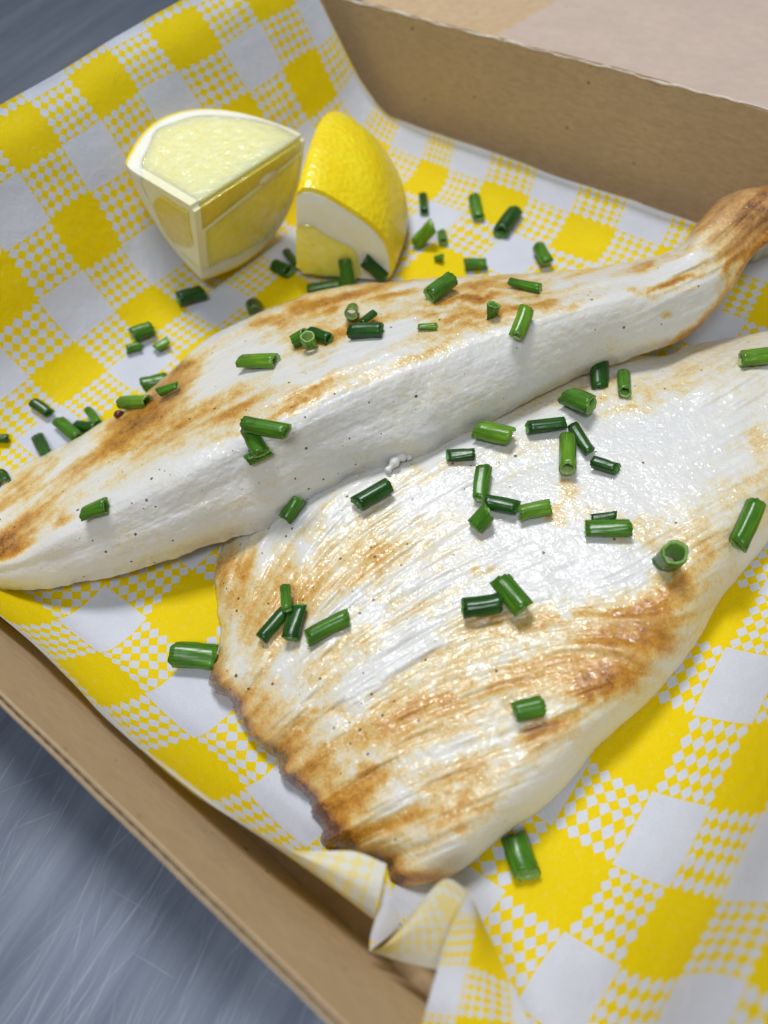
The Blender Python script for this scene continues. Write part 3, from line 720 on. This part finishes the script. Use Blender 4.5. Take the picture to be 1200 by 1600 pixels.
# ------------------------------------------------------------------ lemons
def lemon(name_label, pos, R, R0, L, phi, rfun, segs, open_end=False, seed_at=None, pith_t=.36):
    """wedge of a lemon: x = outward bisector, z = along the fruit; solid blocks of peel, pith, two segments"""
    root = empty('lemon_wedge', pos)
    Rm = np.array(R); pos = np.array(pos)
    def put(loc):
        return pos + np.asarray(loc) @ Rm.T
    def block(name, rin, rout, p0, p1, s0, s1, mat, ns=36, npn=22, nr=8, bulge=0.0, parent=root, rough=0.0):
        # closed surface of a curved block; parameters (s, p, r)
        def pt(s, p, r):
            a = p * phi
            Rf = R0 * rfun(s)
            r = r + .14 * np.exp(-r / .14)
            s = s + .20 / L * np.exp(-(Rf - r) / .2) * np.exp(-np.clip(s, 0, 1) / .02)
            return np.stack([r * np.cos(a) + .55 * np.clip((s - .70) / .30, 0, 1)**2, r * np.sin(a), s * L], -1)
        V = []; F = []
        def face(S_, Pp, Rr, flipf):
            o = len(V); sh_ = S_.shape
            ri = rin(S_, Pp); ro = rout(S_, Pp); r = ri + (ro - ri) * Rr
            X = pt(S_, Pp, r)
            V.extend(X.reshape(-1, 3)); f = grid_faces(sh_[0], sh_[1], o)
            F.extend([q[::-1] for q in f] if flipf else f)
        s = s0 + (s1 - s0) * np.linspace(0, 1, ns)**1.25; p = p0 + (p1 - p0) * .5 * (1 - np.cos(np.pi * np.linspace(0, 1, npn))); r = .5 * (1 - np.cos(np.pi * np.linspace(0, 1, nr)))
        A, B = np.meshgrid(s, p, indexing='ij'); face(A, B, np.ones_like(A), True); face(A, B, np.zeros_like(A), False)
        A, B = np.meshgrid(s, r, indexing='ij'); face(A, np.full_like(A, p1), B, False); face(A, np.full_like(A, p0), B, True)
        A, B = np.meshgrid(p, r, indexing='ij'); face(np.full_like(A, s0), A, B, False); face(np.full_like(A, s1), A, B, True)
        V = np.array(V)
        # weld
        key = {}; idx = np.zeros(len(V), int); U = []
        for i, q in enumerate(np.round(V, 4)):
            t = tuple(q)
            if t not in key: key[t] = len(U); U.append(V[i])
            idx[i] = key[t]
        Fw = []
        for f in F:
            g = []
            for q in f:
                q = int(idx[q])
                if q not in g: g.append(q)
            if len(g) > 2: Fw.append(g)
        U = np.array(U)
        if bulge or rough:
            nz = fbm(U[:, 0] * 2.3 + U[:, 1] * 1.7 + 9, U[:, 2] * 1.6 + 5, 150, 3) - .5
            rr = np.hypot(U[:, 0], U[:, 1]); ang = np.arctan2(U[:, 1], U[:, 0])
            k_ = np.sign(ang) * (bulge + rough * nz) * (np.abs(np.abs(ang) - phi) < .002)
            U[:, 0] += -np.sin(ang) * k_; U[:, 1] += np.cos(ang) * k_
        W = put(U)
        o = mesh_obj(name, W, Fw, mat, None, True, loc=pos)
        o.parent = parent; o.matrix_parent_inverse = Matrix.Translation(-Vector(root.location))
        md = o.modifiers.new('edges', 'EDGE_SPLIT'); md.split_angle = math.radians(40)
        return o
    full = lambda s, p: R0 * rfun(s) * (1 + .012 * np.sin(p * 5 + s * 7) + (.17 if open_end else 0) * np.clip(-p, 0, 1)**2 * np.sin(np.pi * np.clip(s, 0, 1))) - .20 * np.exp(-(1 - np.abs(p)) / .07)
    pe = lambda s, p: full(s, p) - .09
    # thickness of the pith grows towards the stalk end
    pi = lambda s, p: np.maximum(pe(s, p) - pith_t - .25 * np.clip((s - .7) / .3, 0, 1) - .30 * np.exp(-s * 14) + .10 * np.sin(s * 9 + p * 2) + .05 * np.sin(s * 23 + p * 7), .02)
    zero = lambda s, p: 0 * s + .0
    block('peel', pe, full, -1, 1, 0, 1, M_PEEL)
    block('pith', pi, pe, -1, 1, 0, 1, M_PITH, rough=.05)
    core = zero
    for (q0, q1, lo_, hi_, s0_, mt_) in segs:
        lo = lambda s, p, f=lo_: (core(s, p)) if f is None else np.minimum(f(s, p), pi(s, p) - .05)
        hi = lambda s, p, f=hi_: np.maximum((pi(s, p) - .004) if f is None else np.minimum(f(s, p), pi(s, p) - .004), lo(s, p) + .01)
        block('segment', lo, hi, q0, q1, s0_, .94, mt_, bulge=.016, rough=.10, npn=30, nr=16)
    if open_end:                                           # pulp of one more segment, cut open at the end
        lo = lambda s, p: .38 + .95 * np.abs((p - .03) / .78)**2.0
        hi = lambda s, p: np.maximum(2.35 - .98 * np.abs((p - .03) / .78)**2.0 + .06 * np.sin(p * 9), lo(s, p) + .01)
        block('cut_segment', lo, hi, -.75, .81, -.012, .05, M_PULP3, npn=26, nr=12)
    # membrane block fills what is left, a hair below the pulp
    block('membrane', lambda s, p: core(s, p) + .04, lambda s, p: pi(s, p), -.9975, .9975, .002, .999, M_MEMB)
    if seed_at:
        s, sidep, rr = seed_at
        a = sidep * phi; c = np.array([rr * math.cos(a), rr * math.sin(a), s * L]); nrm = np.array([-math.sin(a), math.cos(a), 0]) * np.sign(sidep)
        V = []; F = []; n1, n2 = 14, 14
        rad = np.array([math.cos(a), math.sin(a), 0])
        for i in range(n1 + 1):
            th = math.pi * i / n1
            for j in range(n2):
                f = 2 * math.pi * j / n2
                pnt = c + nrm * .02 + np.array([0, 0, 1]) * .38 * math.cos(th) + (rad * math.cos(f) * .17 + nrm * math.sin(f) * .11) * math.sin(th)**1.3
                V.append(pnt)
        F = [(i * n2 + j, i * n2 + (j + 1) % n2, (i + 1) * n2 + (j + 1) % n2, (i + 1) * n2 + j) for i in range(n1) for j in range(n2)]
        o = mesh_obj('seed', put(np.array(V)), F, M_SEED, None, True, loc=pos)
        o.parent = root; o.matrix_parent_inverse = Matrix.Translation(-Vector(root.location))
    return root
Rl1 = [[-0.816, -0.574, 0.066], [0.052, 0.042, 0.998], [-0.576, 0.818, -0.005]]
k = .955
posA = np.array([-15.94, 10.67, 3.09]); posA = np.array([0, 0, 15]) + (posA - [0, 0, 15]) * k
r1 = lambda s: (1 + .16 * np.sin(np.clip(s, 0, 1) * 3.0)) * np.clip(1 - .90 * np.clip(s, 0, 1)**5, .004, 1)**.6
cutl = lambda s, p: .95 - .55 * s
topl = lambda s, p: 1.25 + .15 * np.sin(s * 4)
SEG1 = [(-1., -.04, None, None, .06, M_PULP), (.0, 1., None, cutl, .05, M_PULP3), (.0, 1., lambda s, p: cutl(s, p) + .13, None, .07, M_PULP2)]
L1 = lemon('a', posA, Rl1, 3.2 * k, 4.6 * k, -.66, r1, SEG1, True, seed_at=(.60, 1.0, .62), pith_t=.34)
tag(L1, 'lemon wedge with its pale juicy cut faces upwards, left of the other wedge', 'lemon wedge', 'lemon wedges on the gingham paper')
Rl2 = [[0.722, 0.492, -0.487], [0.343, 0.357, 0.869], [0.601, -0.794, 0.089]]
r2 = lambda s: (1 + .10 * np.sin(np.clip(s, 0, 1) * 3.0)) * np.clip(1 - np.clip(s, 0, 1)**2.6, .02, 1)**.62
L2 = lemon('b', (-14.46, 12.52, .42), Rl2, 2.9, 6.1, .746, r2, [(-1, 1, None, None, -.004, M_PULP2)], pith_t=.62)
tag(L2, 'lemon wedge with its bright yellow peel upwards, touching the upper fish fillet', 'lemon wedge', 'lemon wedges on the gingham paper')

# ------------------------------------------------------------------ chives
bpy.context.view_layer.update()
def world_mesh(o):
    me = o.data; n = len(me.vertices); co = np.zeros(n * 3); me.vertices.foreach_get('co', co)
    co = co.reshape(-1, 3); M4 = np.array(o.matrix_world); co = (co @ M4[:3, :3].T + M4[:3, 3]) / CM
    return co, [tuple(p.vertices) for p in me.polygons]
AV = []; AF = []; off = 0
for o in [paper, fish1, fish2] + list(L1.children) + list(L2.children):
    co, fs = world_mesh(o); AV.extend(map(tuple, co)); AF.extend([tuple(i + off for i in f) for f in fs]); off += len(co)
BVH = BVHTree.FromPolygons([Vector(q) for q in AV], AF)
EYE = Vector((0, 0, HC))
def ray(px_, py_):
    d = RW @ np.array([px_ - 600, py_ - 800, FPX]); d = Vector(d).normalized()
    return d, BVH.ray_cast(EYE, d)
def chive_mesh(L, r, seed, flat=1.0, bend=0.0, cut=(0, 0), slit=False):
    rg = random.Random(seed); ns, nl = 22, 9
    V = []; ins = []
    wall_ = r * .24
    pinch = rg.choice([0, .05, .15, .35, .5]); side_ = rg.random() < .5
    if flat > .95 or L < 2.2 * r: pinch = 0
    t0, t1 = cut; a0, a1 = rg.uniform(0, 6.28), rg.uniform(0, 6.28)
    ph = rg.uniform(0, 6.28)
    rim = [[rg.uniform(-.11, .11) * r for _ in range(ns)] for _ in range(2)]
    for layer in range(2):
        for i in range(nl):
            q = i / (nl - 1)
            for j in range(ns):
                a = 2 * math.pi * j / ns
                if slit: a = .5 + a * (2 * math.pi - 1.6) / (2 * math.pi) * 1.0
                rr = (r if layer == 0 else r - wall_) * (1 + .03 * math.cos(5 * a + ph) + .025 * math.cos(9 * a) + .05 * math.cos(2 * a + ph * 2 + q * 1.5) - .05 * math.exp(-((q - .5 - .3 * math.cos(ph)) / .12)**2) * (1 + math.cos(a - ph)))
                if i in (0, nl - 1) and layer == 0: rr *= .97
                zz = (q - .5) * L + ((1 - q) * t0 * math.cos(a - a0) + q * t1 * math.cos(a - a1)) * r
                if i == 0: zz += rim[0][j]
                if i == nl - 1: zz += rim[1][j]
                x = rr * math.cos(a); y = rr * math.sin(a) * flat * (1 - pinch * (q if side_ else 1 - q))
                x += bend * ((q - .5)**2) * L
                V.append((x, y, zz)); ins.append(0. if layer == 0 else 1.)
    F = []
    jr = range(ns - 1) if slit else range(ns)
    for i in range(nl - 1):
        for j in jr:
            k2 = (j + 1) % ns
            F.append((i * ns + j, i * ns + k2, (i + 1) * ns + k2, (i + 1) * ns + j))
            o = nl * ns
            F.append((o + i * ns + k2, o + i * ns + j, o + (i + 1) * ns + j, o + (i + 1) * ns + k2))
    o = nl * ns
    for j in jr:
        k2 = (j + 1) % ns
        F.append((k2, j, o + j, o + k2))
        e = (nl - 1) * ns
        F.append((e + j, e + k2, o + e + k2, o + e + j))
    # inner skin half way is darker than the rim
    return V, F, ins
# (x, y, length, width, angle, stand, tone, lift, label)
CH = [
 (297, 461, 40, 27, -15, 0, 1, 0, 'dark green chive piece just below the tip of the left lemon wedge'),
 (397, 480, 30, 26, 75, .3, 1, 0, 'short curled dark chive piece on paper by the far edge of the upper fillet'),
 (222, 517, 33, 24, -22, 0, 0, 0, 'green chive piece on a white square left of the upper fillet, above two small bits'),
 (208, 543, 22, 16, -15, 0, 0, 0, 'tiny green chive bit on paper, left one of two under a larger piece'),
 (253, 538, 24, 16, -25, .2, 2, 0, 'tiny light green chive bit on paper, right one of two under a larger piece'),
 (455, 403, 36, 15, 60, .2, 1, 0, 'thin leaning chive piece between the two lemon wedges'),
 (440, 419, 26, 20, 30, .1, 1, 0, 'stubby chive piece at the foot of a leaning one between the lemon wedges'),
 (506, 447, 52, 18, -6, 0, 0, 0, 'long chive piece lying along the cut foot of the right lemon wedge'),
 (541, 425, 40, 22, 80, .1, 0, .05, 'upright chive piece leaning on the cut face of the right lemon wedge'),
 (586, 421, 44, 22, 42, 0, 1, .05, 'dark chive piece leaning on the white pith of the right lemon wedge'),
 (662, 318, 32, 15, 85, 0, 1, 0, 'thin chive piece right of the lemon peel, topmost there'),
 (664, 366, 30, 25, -10, .5, 2, 0, 'translucent open chive ring touching the yellow lemon peel'),
 (691, 370, 20, 16, 80, .1, 0, 0, 'short chive bit right beside the ring at the lemon peel'),
 (686, 403, 14, 12, 10, .3, 0, 0, 'smallest chive crumb on a yellow square behind the upper fillet'),
 (743, 412, 34, 22, -3, 0, 0, 0, 'chive piece lying level on paper just behind the upper fillet'),
 (744, 324, 36, 20, 76, 0, 0, 0, 'chive piece on the left border of a yellow square near the back wall'),
 (793, 345, 42, 24, -55, 0, 1, 0, 'slanted dark chive piece on the right border of a yellow square near the back wall'),
 (848, 398, 32, 22, 64, .1, 0, 0, 'chive piece on paper behind the upper fillet, nearest the tail'),
 (688, 449, 40, 32, -28, .15, 0, 0, 'thick chive piece on browned top of the upper fillet, nearest the far edge middle'),
 (820, 446, 48, 18, 14, 0, 0, 0, 'slim chive piece on the far rim of the upper fillet toward the tail'),
 (770, 486, 20, 25, 20, .85, 0, 0, 'small chive ring standing open end up on the upper fillet'),
 (816, 504, 42, 26, -68, .1, 2, 0, 'light green chive piece pointing away on the upper fillet, right of the ring'),
 (668, 510, 30, 14, 0, 0, 2, 0, 'small thin light chive bit in the middle of the upper fillet'),
 (549, 487, 30, 22, 86, .25, 0, 0, 'chive stub on the upper fillet behind a dark glossy piece'),
 (574, 497, 26, 16, -38, 0, 1, .1, 'small chive bit resting on the dark glossy piece on the upper fillet'),
 (573, 516, 48, 28, -3, 0, 1, 0, 'dark glossy chive piece lying level on the upper fillet'),
 (468, 528, 26, 24, -10, .3, 0, 0, 'left chive piece of a cluster of three on the upper fillet'),
 (501, 524, 30, 20, 22, 0, 1, .05, 'right chive piece of a cluster of three on the upper fillet'),
 (482, 532, 16, 26, 80, .75, 2, .15, 'open chive ring in the middle of a cluster of three on the upper fillet'),
 (404, 564, 54, 26, 0, 0, 2, 0, 'long light green chive piece lying level on the upper fillet'),
 (263, 607, 30, 18, -22, 0, 0, .1, 'thin chive piece tucked behind two others at the far rim of the upper fillet'),
 (243, 598, 38, 27, -14, 0, 0, .2, 'upper chive piece of a pair at the far rim of the upper fillet'),
 (211, 628, 44, 26, -2, 0, 2, 0, 'light chive piece by a purple fleck at the far rim of the upper fillet'),
 (404, 712, 40, 20, -25, 0, 0, 0, 'lowest chive piece of a stack of three on the white side of the upper fillet'),
 (398, 690, 44, 26, 62, 0, 0, .1, 'middle chive piece of a stack of three on the white side of the upper fillet'),
 (415, 669, 66, 25, 10, 0, 0, .3, 'topmost chive piece of a stack of three on the white side of the upper fillet'),
 (148, 796, 38, 29, -20, 0, 0, 0, 'chive piece on the white left end of the upper fillet'),
 (457, 795, 40, 24, -58, 0, 0, .12, 'chive piece clinging low on the white side of the upper fillet'),
 (937, 580, 56, 28, 88, 0, 1, .28, 'dark upright chive piece on the white side of the upper fillet near the tail'),
 (975, 598, 38, 20, 86, 0, 0, 0, 'chive piece in the crease between the fillets, farthest right'),
 (906, 626, 42, 34, 30, .15, 0, 0, 'thick chive piece in the crease between the fillets, below the dark upright one'),
 (65, 637, 30, 18, 35, 0, 1, 0, 'small chive piece alone on diamond print at the left, above a group'),
 (107, 671, 40, 21, 40, 0, 0, 0, 'chive piece on the left white square, between a long dark one and a tangle'),
 (67, 700, 46, 21, 62, 0, 1, 0, 'long dark chive piece on paper beside the left end of the upper fillet'),
 (133, 666, 32, 20, 10, .1, 1, 0, 'dark chive piece of a small tangle on paper left of the upper fillet'),
 (146, 651, 30, 13, 55, .1, 0, .1, 'thin chive sliver on top of a small tangle left of the upper fillet'),
 (4, 685, 16, 14, 0, 0, 1, 0, 'chive bit cut by the left border of the photo, upper of two'),
 (3, 748, 20, 24, 70, 0, 1, 0, 'chive bit cut by the left border of the photo, lower of two'),
 (773, 677, 50, 35, 12, 0, 2, 0, 'broad light chive piece in the crease, left of a long dark one'),
 (854, 664, 60, 24, -8, 0, 1, 0, 'long dark chive piece lying along the crease on the lower fillet'),
 (720, 710, 42, 24, -3, 0, 1, 0, 'dark chive piece lying level on the lower fillet near the crease, left of centre'),
 (908, 686, 48, 22, 56, 0, 1, 0, 'slanted dark chive piece touching a light upright one on the lower fillet'),
 (887, 708, 54, 28, 90, .1, 2, .05, 'light green upright chive piece on the smooth white area of the lower fillet'),
 (946, 727, 38, 24, 18, 0, 1, 0, 'small dark chive piece on the smooth white area, right of the upright one'),
 (583, 773, 58, 32, -30, 0, 1, 0, 'big dark chive piece on the lower fillet just below the loose white shred'),
 (752, 755, 50, 26, 97, 0, 0, .05, 'upright chive piece at the top of the four-piece tangle on the lower fillet'),
 (783, 788, 52, 24, 10, 0, 1, .05, 'dark level chive piece in the middle of the four-piece tangle'),
 (753, 811, 32, 32, -35, .35, 0, 0, 'round open-ended chive piece at the lower left of the four-piece tangle'),
 (835, 797, 50, 30, -12, 0, 2, 0, 'split leaf-like light chive piece at the right end of the four-piece tangle'),
 (943, 808, 38, 16, -8, 0, 1, .06, 'thin chive sliver behind the widest chive piece on the lower fillet'),
 (950, 825, 70, 31, 0, 0, 0, 0, 'widest chive piece, lying level on the lower fillet at its browned right side'),
 (1048, 872, 44, 42, 90, .9, 0, 0, 'large open chive ring standing upright on the browned right side of the lower fillet'),
 (1168, 820, 70, 34, -66, 0, 0, 0, 'long chive piece at the right edge of the lower fillet near the photo border'),
 (1182, 558, 48, 30, -6, 0, 2, 0, 'chive piece at the far right end of the lower fillet, by the border'),
 (753, 947, 60, 36, -8, 0, 1, 0, 'flat almost black chive piece on the lower fillet'),
 (799, 928, 58, 38, 52, 0, 0, .03, 'thick mid-green chive piece touching the almost black one'),
 (825, 1108, 42, 33, -14, 0, 0, 0, 'lone chive piece above the dark seared spot on the lower fillet'),
 (512, 980, 72, 31, -27, 0, 0, 0, 'long chive piece on the left of the lower fillet, right of a three-piece tangle'),
 (426, 976, 56, 22, -50, 0, 1, 0, 'left chive piece of the three-piece tangle on the lower fillet'),
 (459, 971, 54, 28, -76, 0, 1, .05, 'right chive piece of the three-piece tangle on the lower fillet'),
 (447, 934, 40, 19, 84, .1, 0, .2, 'topmost chive piece of the three-piece tangle on the lower fillet'),
 (306, 1024, 62, 46, 4, 0, 0, 0, 'fat chive piece on paper against the browned left tip of the lower fillet'),
 (812, 1336, 66, 42, 70, .05, 0, 0, 'big chive piece on a yellow square at the lower right edge of the lower fillet'),
]
def axis_at(px_, py_, ang):
    d, (loc, nor, idx, dist) = ray(px_, py_)
    if loc is None: return None
    # average normal around the spot
    acc = Vector((0, 0, 0)); c = 0
    for dx, dy in ((0, 0), (12, 0), (-12, 0), (0, 12), (0, -12), (8, 8), (-8, -8)):
        dd, (l2, n2, i2, ds) = ray(px_ + dx, py_ + dy)
        if l2 is not None and abs(ds - dist) < .8:
            n2 = n2 if n2.dot(dd) < 0 else -n2
            acc += n2; c += 1
    n = (acc.normalized() + Vector((0, 0, .45))).normalized()
    if n.dot(-d) < .35: n = (n + -d * .6).normalized()
    a = math.radians(ang)
    d2 = Vector(RW @ np.array([px_ + 10 * math.cos(a) - 600, py_ + 10 * math.sin(a) - 800, FPX])).normalized()
    t = (loc - EYE).dot(n) / d2.dot(n)
    P2 = EYE + d2 * t
    return loc, n, (P2 - loc), d
for i, (x, y, Lp, Wp, ang, stand, tone, lift, lab) in enumerate(CH):
    r_ = axis_at(x, y, ang)
    if r_ is None: continue
    loc, n, ax, d = r_
    depth = (loc - EYE).length * d.dot(Vector(RW @ np.array([0, 0, 1.])))
    cmpx = depth / FPX
    L = ax.length / 10 * Lp if stand < .5 else Lp * cmpx * 1.25
    L = min(L, Lp * cmpx * 1.35)
    rad = Wp * cmpx / 2 * random.uniform(.88, 1.02); lift += .0
    a = (ax.normalized() * (1 - stand) + n * stand).normalized()
    tilt = math.sin(math.acos(max(-1, min(1, a.dot(n))))); rise = rad * tilt + L / 2 * abs(a.dot(n))
    flat = .92 if tone != 1 else .85
    slit = 'split' in lab
    V, F, ins = chive_mesh(L, rad, i * 7 + 1, flat, random.uniform(-.10, .10), (random.uniform(-.3, .3), random.uniform(-.35, .35)), slit)
    # orientation: local z = a, local y leans to the surface normal
    yv = (n - a * n.dot(a))
    if yv.length < .1: yv = Vector((0, 1, 0)) - a * a.y
    yv.normalize(); xv = yv.cross(a)
    M3 = np.array([[xv[q], yv[q], a[q]] for q in range(3)])
    # centre is pushed along the line of sight so that it shows where it lies
    ctr = loc + n * (rise * .9 * 1.0 + lift) - d * 0
    back = d * ((n * (rise * .9 + lift)).dot(n) / max(.35, -d.dot(n)))
    ctr = loc - back
    o = mesh_obj('chive_piece', np.array(V), F, M_CH[tone], None, True, attrs=dict(inside=ins))
    M4 = Matrix.Identity(4)
    for q in range(3):
        for s in range(3): M4[q][s] = M3[q, s]
        M4[q][3] = ctr[q] * CM
    o.matrix_world = M4
    tag(o, lab, 'chive', 'chopped chives scattered over the fish and paper')

# purple fleck by the rim pair
d, (loc, nor, idx, dist) = ray(187, 648)
P = [bp(180, 650, loc.z + .05), bp(186, 647, loc.z + .12), bp(194, 645, loc.z + .05)]
V, F = tube(cr(np.array(P), np.linspace(0, 2, 8)), [.03, .08, .1, .11, .1, .09, .06, .02])
tag(mesh_obj('herb_fleck', V, F, mat_simple('purple_fleck', (.12, .015, .03), (.05, .01, .02), .35), None, True),
    'tiny dark purple fleck at the far rim of the upper fillet, below a chive pair', 'herb fleck')
